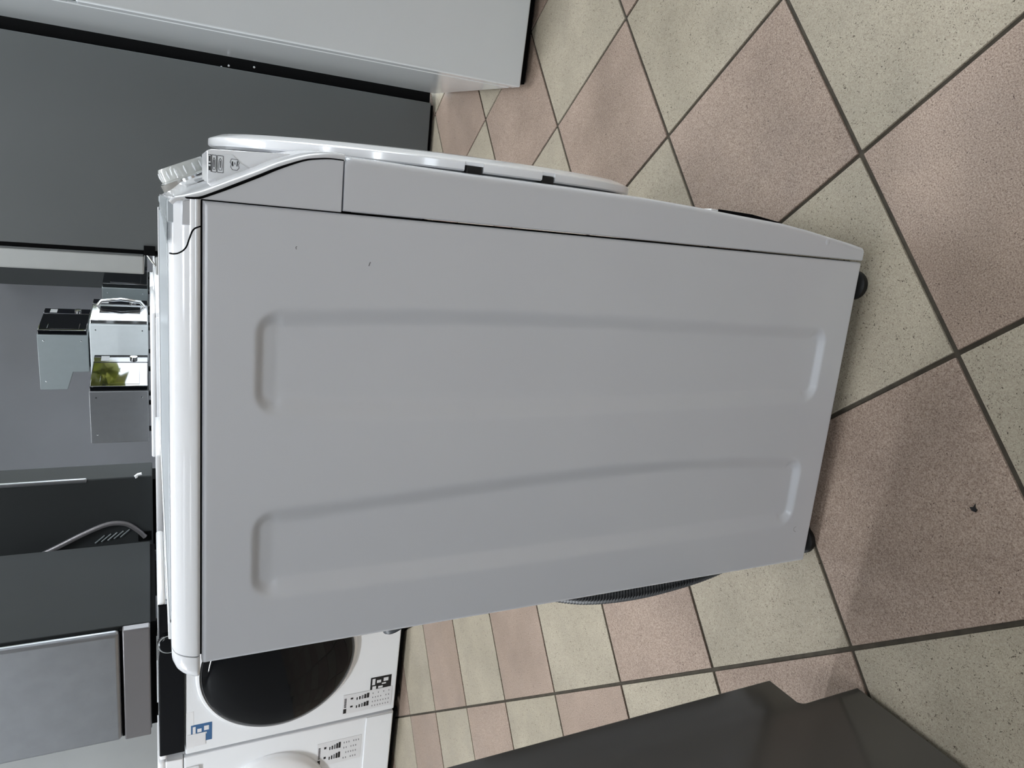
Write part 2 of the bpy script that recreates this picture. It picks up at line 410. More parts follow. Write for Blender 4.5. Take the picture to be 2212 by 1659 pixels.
box('back_panel', (-0.0015, 0.014, 0.03), (0.003, WY - 0.014, 0.8), M['enamel'], WM, 0)

# --- front panel (bowed outwards in plan)
def bow(y): return 0.012 * max(0, (1 - ((y - 0.3) / 0.3) ** 2))
fz = [0.0223, 0.0500, 0.0836, 0.1250, 0.1667, 0.2417, 0.3000, 0.3750, 0.4895, 0.5895, 0.6350, 0.6700, 0.6920]
fx = [0.4409, 0.4450, 0.4492, 0.4545, 0.4586, 0.4621, 0.4652, 0.4679, 0.4689, 0.4692, 0.4697, 0.4702, 0.4704]
def front_shell(name, zs, xs, ztop, parent, m, xin=0.4240, rc=0.007, ny=36):
    # plan section: start at inner near edge, round corner, across, round corner, inner far edge
    V, F = [], []; rows = []
    for z, x in zip(zs, xs):
        row = [(xin, 0.012, z), (xin, 0.0012, z), (xin + 0.0012, 0.0, z)]
        for k in range(6):
            t = math.pi / 2 * k / 5; row.append((x - rc + rc * math.sin(t), rc - rc * math.cos(t), z))
        for k in range(1, ny):
            y = rc + (WY - 2 * rc) * k / ny; row.append((x + bow(y), y, z))
        for k in range(6):
            t = math.pi / 2 * k / 5; row.append((x - rc + rc * math.cos(t), WY - rc + rc * math.sin(t), z))
        row += [(xin + 0.0012, WY, z), (xin, WY - 0.0012, z), (xin, WY - 0.012, z)]
        rows.append([len(V) + q for q in range(len(row))]); V += row
    for a, b in zip(rows[:-1], rows[1:]):
        for q in range(len(a) - 1): F.append((a[q], a[q + 1], b[q + 1], b[q]))
    F.append(rows[0]); F.append(rows[-1][::-1])
    return pyd(name, V, F, m, parent, ang=40)
zz = fz + [0.6968, 0.6988, 0.6998]; xx = fx + [0.4700, 0.4690, 0.4670]
front_shell('front_panel', zz, xx, 0.70, WM, M['enamel'])
# screw dimple, kick-flap of the pump filter
lathe('screw', [(0.0036, -0.004), (0.0036, 0.0001), (0.0030, 0.0004), (0, 0.0005)], (0.4428, 0.0, 0.0919), (0, -1, 0), M['enamel'], WM, 20)
fl = prism('filter_flap', [(0.462, 0.274), (0.4664, 0.272), (0.4660, 0.262), (0.4648, 0.210), (0.4600, 0.165), (0.4560, 0.15), (0.452, 0.16)], 'y', 0.016, 0.15, M['plastic'], WM, 0.0008)
prism('flap_edge', [(0.462, 0.262), (0.4668, 0.262), (0.4656, 0.210), (0.4606, 0.165), (0.4560, 0.152), (0.452, 0.16)], 'y', 0.0150, 0.0165, M['dark'], fl)

# --- console: cheek, rim strip, sloping control face
outer = [(0.4724, 0.7004), (0.4718, 0.712), (0.4700, 0.7235), (0.4668, 0.7354), (0.4587, 0.7559), (0.4510, 0.7705), (0.4405, 0.7919), (0.4302, 0.8128), (0.4250, 0.8270), (0.4228, 0.8345), (0.4190, 0.8386)]
inner = [(0.4668, 0.7012), (0.4668, 0.712), (0.4655, 0.7225), (0.4626, 0.7350), (0.4537, 0.7555), (0.4460, 0.7702), (0.4350, 0.7917), (0.4280, 0.8060), (0.4240, 0.8146)]
oc = curve2(outer, 5); ic = curve2(inner, 5)
# strip along the edge and the control face in one bowed shell
ny = 40; V, F = [], []; rows = []
rr = 0.004
def shift(p, q, d):      # offset point inwards (towards the machine)
    t = Vector((q[0] - p[0], q[1] - p[1])); t.normalize(); return (p[0] - t[1] * d * 1.0, p[1] + t[0] * d * 1.0)
inn = []
for i, p in enumerate(oc):
    a = oc[max(i - 1, 0)]; b = oc[min(i + 1, len(oc) - 1)]
    t = Vector((b[0] - a[0], b[1] - a[1])).normalized(); nrm = Vector((-t.y, t.x))      # points inwards/down
    if nrm.x > 0: nrm = -nrm
    wd = 0.0062 * min(1, max(0.25, (0.8386 - p[1]) / 0.03))
    row = []
    row.append((p[0] + nrm.x * wd, 0.010, p[1] + nrm.y * wd)); row.append((p[0] + nrm.x * wd, 0.0004, p[1] + nrm.y * wd))
    for k in range(5):
        th = math.pi / 2 * k / 4; off = rr * (1 - math.sin(th))
        row.append((p[0] + nrm.x * off, rr * (1 - math.cos(th)), p[1] + nrm.y * off))
    for k in range(1, ny):
        y = rr + (WY - 2 * rr) * k / ny; row.append((p[0] + bow(y) * min(1, max(0, (0.8386 - p[1]) / 0.02)), y, p[1]))
    row.append((p[0], WY - rr, p[1])); row.append((p[0] + nrm.x * rr, WY, p[1] + nrm.y * rr)); row.append((p[0] + nrm.x * wd, WY - 0.001, p[1] + nrm.y * wd))
    rows.append([len(V) + q for q in range(len(row))]); V += row
for a, b in zip(rows[:-1], rows[1:]):
    for q in range(len(a) - 1): F.append((a[q], a[q + 1], b[q + 1], b[q]))
pyd('control_console', V, F, M['console'], WM, ang=50)
cheek = [(0.4228, 0.7012)] + [(x - 0.0002, z - 0.0002) for x, z in ic] + [(0.4236, 0.8260), (0.4200, 0.8290), (0.4010, 0.8292), (0.4010, 0.8160), (0.4228, 0.8150)]
prism('console_cheek', cheek, 'y', 0.0, 0.012, M['enamel'], WM, 0.0008)
box('console_cheek', (0.4228, WY - 0.012, 0.7012), (0.452, WY, 0.80), M['enamel'], WM, 0.001)
box('console_core', (0.4200, 0.0105, 0.695), (0.430, WY - 0.0105, 0.812), M['dark'], WM, 0)
prism('console_core', [(0.42, 0.69), (0.462, 0.69), (0.464, 0.715), (0.455, 0.745), (0.436, 0.785), (0.425, 0.81), (0.42, 0.81)], 'y', 0.0110, WY - 0.012, M['dark'], WM)

# --- detergent drawer front: a wedge standing proud of the sloping face
wedge = [(0.4340, 0.8070), (0.4640, 0.8075), (0.4652, 0.8040), (0.4700, 0.7300), (0.4690, 0.7240), (0.4560, 0.745), (0.4440, 0.77)]
dr = prism('detergent_drawer', wedge, 'y', 0.046, 0.115, M['plastic'], WM, 0.0010)
filmp = [(0.4405, 0.8068), (0.4615, 0.8068), (0.4625, 0.7870), (0.4560, 0.7800), (0.4530, 0.7740), (0.4435, 0.7720), (0.4400, 0.79)]
fm = prism('printed_label', filmp, 'y', 0.0452, 0.0462, M['film'], dr, 0)
def stroke(parent, pts, wd=0.0006, y=0.0450, closed=False, m=None):
    """ink line on the drawer's side, points are (x,z)"""
    P = pts + [pts[0]] if closed else pts
    bm = bmesh.new()
    for (x0, z0), (x1, z1) in zip(P[:-1], P[1:]):
        d = Vector((x1 - x0, z1 - z0)); l = d.length
        if l < 1e-6: continue
        d /= l; nx, nz = -d.y * wd / 2, d.x * wd / 2
        q = [(x0 + nx, z0 + nz), (x1 + nx, z1 + nz), (x1 - nx, z1 - nz), (x0 - nx, z0 - nz)]
        bm.faces.new([bm.verts.new((a, y, b)) for a, b in q])
    return bm_obj('printed_symbol', bm, m or M['ink'], parent)
for k, z in enumerate((0.8066, 0.8038, 0.7993)):         # three framed symbols
    z1 = (0.8044, 0.8001, 0.7945)[k]; xa, xb = 0.4465, 0.4605
    if k: stroke(fm, [(xa, z), (xb, z), (xb, z1), (xa, z1)], 0.00045, closed=True)
    else: stroke(fm, [(xb, z), (xb, z1), (xa, z1)], 0.00045)
    cx, cz = (xa + xb) / 2, (z + z1) / 2; h = abs(z - z1) * 0.22
    if k == 0:
        stroke(fm, [(xa + .001, cz), (xa + .0045, cz)], 0.0014); stroke(fm, [(xa + .006, cz), (xa + .0072, cz)], 0.0016); stroke(fm, [(xa + .0085, cz), (xb - .001, cz)], 0.0011)
    else:
        stroke(fm, [(cx - .005, cz - h), (cx - .002, cz - h * 1.4), (cx + .003, cz - h), (cx + .005, cz), (cx + .003, cz + h), (cx - .002, cz + h * 1.4), (cx - .005, cz + h)], 0.0004, closed=True)
        stroke(fm, [(cx - .003, cz), (cx + .003, cz)], 0.0007)
stroke(fm, [(0.4500, 0.7870), (0.4520, 0.7885), (0.4550, 0.7880), (0.4560, 0.7890), (0.4590, 0.7880), (0.4590, 0.7830), (0.4560, 0.7815), (0.4550, 0.7822), (0.4520, 0.7816), (0.4500, 0.7832)], 0.0004, closed=True)
stroke(fm, [(0.4530, 0.7868), (0.4570, 0.7872)], 0.0011); stroke(fm, [(0.4532, 0.7834), (0.4576, 0.7830)], 0.0008); stroke(fm, [(0.4545, 0.7850), (0.4565, 0.7852)], 0.0005)
stroke(fm, [(0.4432, 0.7850), (0.4450, 0.7835), (0.4472, 0.7840), (0.4475, 0.7800), (0.4455, 0.7785), (0.4436, 0.7795)], 0.0004, closed=True)
stroke(fm, [(0.4440, 0.7815), (0.4462, 0.7822)], 0.0010, m=M['ink_grey'])
# --- programme knob on the sloping face and its ring
ax = Vector((0.905, 0, 0.425)).normalized(); kc = Vector((0.4430, 0.30, 0.8125))
kn = lathe('programme_knob', [(0.0270, -0.006), (0.0285, 0.000), (0.0285, 0.003), (0.0268, 0.0042), (0.0262, 0.016), (0.0250, 0.0185), (0.0, 0.0190)], kc, ax, M['clear'], WM, 60)
lathe('knob_ring', [(0.0300, -0.006), (0.0300, 0.0018), (0.0288, 0.0026), (0.0270, 0.0026)], kc, ax, M['chrome'], kn, 60)
u = ax.orthogonal().normalized(); v = ax.cross(u)
for k in range(16):
    t = 2 * math.pi * k / 16; d = u * math.cos(t) + v * math.sin(t); p = kc + d * 0.0264
    tube('grip_rib', [p + ax * 0.0055, p + ax * 0.0105, p + ax * 0.0150], [0.0005, 0.0013, 0.0005], M['plastic'], kn, 8)
# small printed marks by the knob
bm = bmesh.new()
def face_pt(y, z):
    x = np.interp(z, [p[1] for p in oc], [p[0] for p in oc]); return Vector((x + bow(y) + 0.0004, y, z + 0.0002))
for (ya, yb, za, zb) in ((0.10, 0.16, 0.806, 0.812), (0.09, 0.10, 0.800, 0.822), (0.12, 0.135, 0.797, 0.803)):
    bm.faces.new([bm.verts.new(face_pt(*q)) for q in ((ya, za), (yb, za), (yb, zb), (ya, zb))])
bm_obj('printed_marks', bm, M['ink_grey'], WM)

# --- lid (worktop)
lp = [(0.0006, 0.8152), (-0.0012, 0.8168), (-0.0012, 0.8195), (0.0004, 0.8240), (0.0030, 0.8282), (0.0068, 0.8323), (0.0125, 0.8360), (0.0220, 0.8386)]
lpc = curve2(lp, 4); full = lpc + [(WY - y, z) for y, z in lpc[::-1]]
prism('lid', full, 'x', 0.0094, 0.4224, M['plastic'], WM, ang=30)
# rounded rear cap of the lid
V, F = [], []; rows = []
for k in range(9):
    t = math.pi / 2 * k / 8; x = 0.0080 - 0.0300 * math.sin(t); s = math.cos(t)
    zc = 0.8155
    if k <= 4: sc = 1 - 0.02 * k / 4
    x = 0.0080 - 0.0290 * k / 8
    sq = math.sqrt(max(0.0, 1 - (k / 8) ** 3.2)); sq = max(sq, 0.05)
    row = [(x, y if False else (0.012 + (y - 0.012) * (1 if y > 0.012 else 1)), zc + (z - zc) * (0.15 + 0.85 * sq)) for y, z in full]
    # pull the near and far flanks in towards the rear
    row = [(a, b + (0.022 * (1 - sq) if b < 0.3 else -0.022 * (1 - sq)), c) for a, b, c in row]
    rows.append([len(V) + q for q in range(len(row))]); V += row
for a, b in zip(rows[:-1], rows[1:]):
    n = len(a)
    for q in range(n): F.append((a[q], a[(q + 1) % n], b[(q + 1) % n], b[q]))
F.append(rows[0]); F.append(rows[-1][::-1])
pyd('lid_rear_cap', V, F, M['plastic'], WM, ang=50)
prism('lid_joint', [(y + (0.0010 if y < 0.3 else -0.0010), z - 0.0009 if z > 0.82 else z + 0.0005) for y, z in full], 'x', 0.0060, 0.0110, M['ink_grey'], WM)
# inset worktop, raised border, dark line
box('worktop', (0.0325, 0.030, 0.8370), (0.400, WY - 0.030, 0.8394), M['lidtop'], WM, 0.0006)
brd = prism('worktop_border', [(0.030, 0.575), (0.404, 0.575), (0.404, 0.588), (0.012, 0.588), (0.012, 0.03), (0.030, 0.03)], 'z', 0.8375, 0.8412, M['plastic'], WM, 0.0012)
prism('border_groove', [(0.0325, 0.5725), (0.404, 0.5725), (0.404, 0.575), (0.030, 0.575), (0.030, 0.03), (0.0325, 0.03)], 'z', 0.8375, 0.8398, M['ink_grey'], brd, 0)
# front flange of the top with clear tape stuck over the corner
prism('console_top', [(0.402, 0.0105), (0.4200, 0.0105), (0.4200, 0.589), (0.412, 0.589)], 'z', 0.8330, 0.8396, M['lidtop'], WM, 0.0010)
tp = prism('clear_tape', [(0.385, 0.012), (0.4212, 0.012), (0.4212, 0.40), (0.405, 0.45), (0.398, 0.20)], 'z', 0.8397, 0.8402, M['tape'], WM, 0)
# curved joint between console and lid, seen on the lid's flank
sc_pts = [(0.4010, 0.8150), (0.4006, 0.8165), (0.3990, 0.8195), (0.3964, 0.8214), (0.3925, 0.8228), (0.3888, 0.8240), (0.3840, 0.8255), (0.3805, 0.8280), (0.3778, 0.8317), (0.3768, 0.8350), (0.3766, 0.8375)]
zy = sorted((z, y) for y, z in lpc)
def lid_y(z): return float(np.interp(z, [a for a, b in zy], [b for a, b in zy]))
tube('lid_joint', [(x, lid_y(z) + 0.0002, z) for x, z in curve2(sc_pts, 4)], 0.0007, M['dark'], WM, 8)
gp = [(x, -0.0001, z) for x, z in ic if z < 0.8140] + [(x, lid_y(z) - 0.0007, z) for x, z in ((0.4236, 0.8165), (0.4230, 0.8200), (0.4227, 0.8255), (0.4226, 0.8310), (0.4224, 0.8350))]
tube('console_groove', gp, [float(np.interp(p[2], [0.70, 0.735, 0.765, 0.79, 0.81, 0.836], [0.0005, 0.0008, 0.0013, 0.0013, 0.0011, 0.0006])) for p in gp], M['dark'], WM, 8)
# --- door: big round, nearly the full width, hinged on the near side
DC = (0.300, 0.5205); RD = 0.2690
pfull = [(0.2450, 0.4705), (0.2600, 0.4728), (RD - 0.002, 0.4734), (RD, 0.4750), (RD, 0.4816), (RD - 0.0008, 0.4827), (RD - 0.0030, 0.4836), (0.2560, 0.4876), (0.2500, 0.4883), (0.2300, 0.4898), (0.2050, 0.4910), (0.1960, 0.4912)]
pnotch = [(0.2300, 0.4705), (0.2400, 0.4728), (0.2450, 0.4734), (0.2450, 0.4750), (0.2450, 0.4788), (0.2450, 0.4789), (0.2640, 0.4790), (RD - 0.0020, 0.4793)]
pnotch = pnotch[:8] + pfull[5:]
pf = pfull[:4] + [pfull[3]] + pfull[4:]     # same length as the notch profile
while len(pf) < len(pnotch): pf = pf[:4] + [pf[3]] + pf[4:]
pnotch = pnotch[:len(pf)]
def ang_of(z): return math.acos(max(-1, min(1, (z - DC[1]) / 0.2665)))        # angle from the top, on the near side
nts = [(ang_of(0.5730), ang_of(0.5540)), (ang_of(0.4880), ang_of(0.4715))]
angs = []
N = 160
base_a = [2 * math.pi * k / N for k in range(N)]
ev = []
for a in base_a:
    if any(n0 - 1e-4 < a < n1 + 1e-4 for n0, n1 in nts): continue
    ev.append((a, 0, pf))
for n0, n1 in nts:
    ev += [(n0, 0, pf), (n0, 1, pnotch)] + [(n0 + (n1 - n0) * k / 4, 2, pnotch) for k in (1, 2, 3)] + [(n1, 1, pnotch), (n1, 2, pf)]
ev.sort(key=lambda e: (e[0], e[1]))
V, F = [], []; q = len(pf)
HX, HY, HA = 0.474, 0.031, math.radians(2.1)          # the door stands slightly ajar on its near hinges
MH = Matrix.Translation((HX, HY, 0)) @ Matrix.Rotation(-HA, 4, 'Z') @ Matrix.Translation((-HX, -HY, 0))
for a, _, pr in ev:
    for r, x in pr: V.append((x, DC[0] - r * math.sin(a), DC[1] + r * math.cos(a)))
n = len(ev)
for k in range(n):
    k2 = (k + 1) % n
    for i in range(q - 1): F.append((k * q + i, k2 * q + i, k2 * q + i + 1, k * q + i + 1))
door = pyd('door', V, F, M['plastic'], WM, ang=32); door.matrix_local = MH
lathe('door_window', [(0.1990, 0.4760), (0.1980, 0.4911), (0.1930, 0.4920), (0.1500, 0.4945), (0.0800, 0.4965), (0.0, 0.4970)], (0, DC[0], DC[1]), (1, 0, 0), M['glass_dark'], door, 96)
lathe('door_back', [(0.2500, 0.4705), (0.2500, 0.4745), (0.0, 0.4750)], (0, DC[0], DC[1]), (1, 0, 0), M['dark'], door, 64)
for n0, n1 in nts:
    zc = DC[1] + 0.2665 * math.cos((n0 + n1) / 2); hh = abs(0.2665 * math.sin((n0 + n1) / 2) * (n1 - n0)) / 2
    box('hinge', (0.462, 0.0345, zc - hh * 0.82), (0.4790, 0.058, zc + hh * 0.86), M['black'], WM, 0.001)
# oval blank cap on the rim and a scrap of blue sticker
a0 = ang_of(0.355)
prism('blue_sticker', [(DC[0] - 0.012, 0.7815), (DC[0] + 0.002, 0.7795), (DC[0] - 0.006, 0.7715)], 'x', 0.4790, 0.4836, M['blue'], door)
# feet
for x, y in ((0.391, 0.020), (0.020, 0.022), (0.391, 0.58), (0.020, 0.578)):
    lathe('foot', [(0.0185, 0.0), (0.0195, 0.002), (0.0195, 0.0085), (0.0165, 0.0105), (0.009, 0.0115), (0.009, 0.034)], (x, y, 0.0), (0, 0, 1), M['black'], WM, 28)
box('base_rail', (0.02, 0.03, 0.020), (0.40, 0.57, 0.034), M['dark'], WM, 0)
# corrugated drain hose looping behind the back edge
path = catmull([(0.006, 0.055, 0.47), (-0.012, 0.055, 0.42), (-0.0300, 0.055, 0.355), (-0.0360, 0.055, 0.285), (-0.0330, 0.055, 0.215), (-0.0230, 0.055, 0.145), (-0.004, 0.056, 0.08), (0.02, 0.06, 0.05)], 60)
dense = [path[0]]
for p in path[1:]:
    if (p - dense[-1]).length >= 0.0011: dense.append(p)
tube('drain_hose', dense, [0.0125 + 0.0015 * math.sin(2 * math.pi * i / 4.0) for i in range(len(dense))], M['hose'], WM, 16, ang=80)
# outlet elbow
tube('outlet_elbow', [(0.004, 0.075, 0.625), (-0.018, 0.07, 0.612), (-0.034, 0.066, 0.604), (-0.0360, 0.0655, 0.6030)], [0.0100, 0.0130, 0.0165, 0.0165], M['pipe'], WM, 24)
tube('outlet_opening', [(-0.030, 0.067, 0.606), (-0.0372, 0.0650, 0.6022)], [0.0145, 0.0148], M['dark'], WM, 24)
# scuffs on the near side
def scuff(x, z, pts, wd):
    o = stroke(WM, [(x + a, z + b) for a, b in pts], wd, y=-0.0002, m=M['ink_grey']); o.name = 'scuff_mark'
scuff(0.3795, 0.6739, [(-0.002, 0.0006), (0.0, 0), (0.0017, -0.0008)], 0.0008); scuff(0.3894, 0.7389, [(-0.0014, 0), (0.0, 0.0006), (0.0012, -0.0004)], 0.0006)
scuff(0.0526, 0.050, [(-0.006, 0.0), (-0.004, 0.004), (0.0, 0.005), (0.002, 0.001)], 0.0005)

# ================================================================== WHITE FRIDGE (right)
WF = tag(empty('white_fridge', (0.7606, 1.049, 0.0), math.radians(-5.0)), 'tall white fridge freezer standing in front of the grey fridge', 'fridge')
box('body', (0.0, 0.058, 0.03), (0.60, 0.615, 1.86), M['white_fridge'], WF, 0.006, 3)
d1 = box('lower_door', (0.0, 0.0, 0.03), (0.60, 0.041, 0.972), M['white_fridge'], WF, 0.004, 3)
d2 = box('upper_door', (0.0, 0.0, 0.985), (0.60, 0.041, 1.86), M['white_fridge'], WF, 0.004, 3)
box('door_gasket', (0.005, 0.041, 0.04), (0.595, 0.060, 1.85), M['frame'], WF, 0)
box('door_liner', (0.001, 0.0455, 0.034), (0.599, 0.0545, 1.855), M['white_fridge'], WF, 0.001)
box('plinth', (0.012, 0.03, 0.006), (0.588, 0.60, 0.03), M['dark'], WF, 0)
for x, y in ((0.05, 0.06), (0.55, 0.06), (0.05, 0.56), (0.55, 0.56)):
    lathe('foot', [(0.02, 0), (0.02, 0.006), (0.012, 0.01), (0.012, 0.03)], (x, y, 0), (0, 0, 1), M['black'], WF, 16)

# ================================================================== GREY FRIDGE (behind), its flank towards the camera, doors to the left
GF = tag(empty('grey_fridge', (0.2513, 1.752, 0.0), math.radians(-2.0)), 'tall dark grey fridge turned sideways behind the washing machine', 'fridge')
box('body', (0.004, 0.0, 0.018), (0.545, 0.60, 1.86), M['grey_fridge'], GF, 0.003)
box('door_gasket', (-0.008, 0.004, 0.03), (0.004, 0.596, 1.85), M['dark'], GF, 0)
dU = box('upper_door', (-0.066, -0.004, 0.868), (-0.012, 0.604, 1.86), M['silver_door'], GF, 0.004, 3)
dL = box('lower_door', (-0.066, -0.004, 0.03), (-0.012, 0.604, 0.838), M['silver_door'], GF, 0.004, 3)
box('door_edge_strip', (-0.012, -0.003, 0.87), (-0.0075, 0.60, 1.858), M['grey_fridge'], dU, 0)
hg = box('hinge', (-0.060, 0.006, 0.845), (0.010, 0.030, 0.860), M['steel'], GF, 0.001)
box('hinge_plate', (-0.010, -0.006, 0.838), (0.018, 0.002, 0.868), M['dark'], GF, 0.001)
tube('hinge_pin', [(-0.040, -0.002, 0.838), (-0.010, -0.002, 0.858), (-0.004, -0.002, 0.866)], 0.003, M['chrome'], hg, 8)
box('rear_cover', (0.545, 0.010, 0.02), (0.585, 0.59, 1.85), M['dark'], GF, 0.002)
box('plinth', (0.02, 0.02, 0.004), (0.54, 0.58, 0.018), M['dark'], GF, 0)
for x, y in ((0.05, 0.05), (0.5, 0.05), (0.05, 0.55), (0.5, 0.55)):
    lathe('foot', [(0.018, 0), (0.018, 0.005), (0.01, 0.008), (0.01, 0.02)], (x, y, 0), (0, 0, 1), M['black'], GF, 16)
for x, z in ((0.545, 0.66), (0.552, 0.64), (0.56, 0.57)):
    lathe('rivet', [(0.003, 0), (0.003, 0.002), (0, 0.0025)], (x, 0.012, z), (0, -1, 0), M['chrome'], GF, 10)

# ================================================================== DARK FRIDGE (front left), flank towards +x, stepped lower rear corner
DF = tag(empty('dark_fridge', (-0.1342, -0.1108, 0.0), math.radians(-3.0)), 'glossy dark grey fridge side with a stepped corner by the near floor edge', 'fridge')
# local x: outward normal ~ +x ; local y: backwards
prof = [(0.0, 0.010), (0.0, 0.110), (0.003, 0.1165), (0.0520, 0.119), (0.0520, 1.80), (-0.60, 1.80), (-0.60, 0.010)]
prof = [(0.0, 0.010), (0.0, 0.1080), (0.0015, 0.1135), (0.0055, 0.1175), (0.0500, 0.1205), (0.0500, 1.80), (-0.60, 1.80), (-0.60, 0.010)]
prism('side_panel', prof, 'x', -0.60, 0.0, M['dark_fridge'], DF, 0.0012)
box('plinth', (-0.58, -0.58, 0.002), (-0.008, -0.010, 0.010), M['dark'], DF, 0)
box('door', (-0.60, -0.66, 0.03), (0.0, -0.606, 1.80), M['dark_fridge'], DF, 0.004, 3)
for x, y in ((-0.03, -0.04), (-0.57, -0.04), (-0.03, -0.56), (-0.57, -0.56)):
    lathe('foot', [(0.016, 0), (0.016, 0.005), (0.01, 0.012)], (x, y, 0), (0, 0, 1), M['black'], DF, 16)
def dscuff(pts, m, wd):
    bm = bmesh.new()
    for (y0, z0), (y1, z1) in zip(pts[:-1], pts[1:]):
        d = Vector((y1 - y0, z1 - z0)).normalized(); a, b = -d.y * wd / 2, d.x * wd / 2
        bm.faces.new([bm.verts.new((0.0003, yy, z_)) for yy, z_ in ((y0 + a, z0 + b), (y1 + a, z1 + b), (y1 - a, z1 - b), (y0 - a, z0 - b))])
    bm_obj('scuff_mark', bm, m, DF)

for c in ((-0.2290, 0.1490), (-0.2170, 0.1290)):
    dscuff([(c[0] + 0.0028 * math.cos(t * 0.9), c[1] + 0.0028 * math.sin(t * 0.9)) for t in range(6)], M['mw_mid'], 0.0008)
dscuff([(-0.222, 0.120), (-0.228, 0.113)], M['black'], 0.0012); dscuff([(-0.262, 0.172), (-0.268, 0.163)], M['black'], 0.0016); dscuff([(-0.20, 0.105), (-0.204, 0.100)], M['black'], 0.0012)

# ================================================================== WASHERS OF THE BACK ROW
RZW = math.atan2(-0.0777, 0.997)
def washer_base(label, loc, rz, w_, d_, h_, group, top=True):
    t = tag(empty('washing_machine', loc, rz), label, 'washing machine', group)
    box('body', (0.0, 0.022, 0.030), (w_, d_, h_ - 0.024), M['enamel2'], t, 0.003)
    box('front_panel', (0.001, 0.0, 0.030), (w_ - 0.001, 0.0215, h_ - 0.080), M['enamel2'], t, 0.005, 3)
    box('lid', (-0.001, -0.002, h_ - 0.0235), (w_ + 0.001, d_ + 0.004, h_), M['plastic'], t, 0.008, 3)
    box('base_rail', (0.02, 0.02, 0.012), (w_ - 0.02, d_ - 0.02, 0.031), M['dark'], t, 0)
    for x, y in ((0.05, 0.05), (w_ - 0.05, 0.05), (0.05, d_ - 0.05), (w_ - 0.05, d_ - 0.05)):
        lathe('foot', [(0.02, 0), (0.02, 0.008), (0.01, 0.012), (0.01, 0.03)], (x, y, 0), (0, 0, 1), M['black'], t, 16)
    return t
GRP = 'white washers of the back row'
def LP(lx, ly=0.0):   # row frame -> world
    return (-1.4127 + 0.997 * lx + 0.0777 * ly, 1.6687 - 0.0777 * lx + 0.997 * ly, 0.0)
A = washer_base('white washer with a black glass door and black control panel', LP(-0.021), RZW, 0.611, 0.47, 0.845, GRP)
box('control_panel', (0.020, -0.006, 0.7665), (0.607, 0.03, 0.8440), M['gloss_black'], A, 0.004, 3)
cdA = (0.021 + 0.292, 0.0, 0.4650)
rg = lathe('door', [(0.2700, -0.004), (0.2700, 0.004), (0.2660, 0.0085), (0.2590, 0.0100), (0.2550, 0.006)], cdA, (0, -1, 0), M['plastic'], A, 96)
lathe('door_glass', [(0.2560, 0.0), (0.2560, 0.011), (0.2480, 0.024), (0.2250, 0.036), (0.1700, 0.046), (0.0900, 0.051), (0.0, 0.0520)], cdA, (0, -1, 0), M['glass_dark'], rg, 96)
kA = (0.021 + 0.446, -0.006, 0.8130)
k1 = lathe('programme_knob', [(0.0290, 0), (0.0290, 0.012), (0.0265, 0.016), (0, 0.017)], kA, (0, -1, 0), M['gloss_black'], A, 40)
lathe('knob_ring', [(0.0330, -0.002), (0.0340, 0.006), (0.0328, 0.011), (0.0296, 0.011), (0.0292, 0.0)], kA, (0, -1, 0), M['chrome'], k1, 40)
box('drawer_outline', (0.022, -0.0006, 0.7380), (0.175, 0.003, 0.7640), M['plastic'], A, 0.002)
def quad(name, lo, hi, y, m, parent, th=0.0008):
    return box(name, (lo[0], y - th, lo[1]), (hi[0], y, hi[1]), m, parent, 0)
def sticker(parent, x0, x1, z0, z1, y=-0.0002):
    s = quad('paper_sticker', (x0, z0), (x1, z1), y, M['paper'], parent)
    W_, H_ = x1 - x0, z1 - z0; yy = y - 0.0009; rnd = random.Random(int(x0 * 1000) + 5)
    quad('printed_heading', (x1 - W_ * .95, z1 - H_ * .075), (x1 - W_ * .72, z1 - H_ * .015), yy, M['ink'], s, .0002)
    for k in range(9): quad('printed_letter', (x0 + W_ * (.34 + .055 * k), z1 - H_ * .07), (x0 + W_ * (.375 + .055 * k), z1 - H_ * .025), yy, M['ink'], s, .0002)
    for c in (0.22, 0.64):
        quad('printed_mark', (x0 + W_ * (c + .08), z1 - H_ * .20), (x0 + W_ * (c + .17), z1 - H_ * .15), yy, M['ink'], s, .0002)
        for k in range(5):
            l = H_ * (.025 + .006 * k); zc = z1 - H_ * (.28 + .055 * k)
            quad('printed_bar', (x0 + W_ * c, zc - l / 2), (x0 + W_ * (c + .13 + .03 * k), zc + l / 2), yy, M['ink'] if k != 2 else M['ink_grey'], s, .0002)
    for r in range(7):
        for c in range(4):
            if rnd.random() < .75:
                zc = z1 - H_ * (.60 + .055 * r); xa = x0 + W_ * (.12 + .22 * c)
                quad('printed_line', (xa, zc - .0018), (xa + W_ * .07, zc + .0012), yy, M['ink_grey'], s, .0002)
    return s
def energy(parent, x0, x1, z0, z1, m, y=-0.0002):
    s = quad('energy_label', (x0, z0), (x1, z1), y, m, parent, .0005); W_, H_ = x1 - x0, z1 - z0
    for a, b, c, d in ((.1, .72, .35, .9), (.45, .78, .9, .92), (.55, .5, .75, .7), (.15, .4, .3, .62), (.4, .25, .5, .45), (.6, .15, .85, .38)):
        quad('printed_panel', (x0 + W_ * a, z0 + H_ * b), (x0 + W_ * c, z0 + H_ * d), y - .0006, M['paper'], s, .0002)
    return s
sticker(A, 0.026, 0.112, 0.045, 0.232, -0.0006); energy(A, 0.105, 0.166, 0.052, 0.132, M['ink'])
energy(A, 0.045, 0.118, 0.682, 0.748, M['blue']); quad('price_tag', (0.030, 0.702), (0.082, 0.760), -0.0012, M['paper'], A)

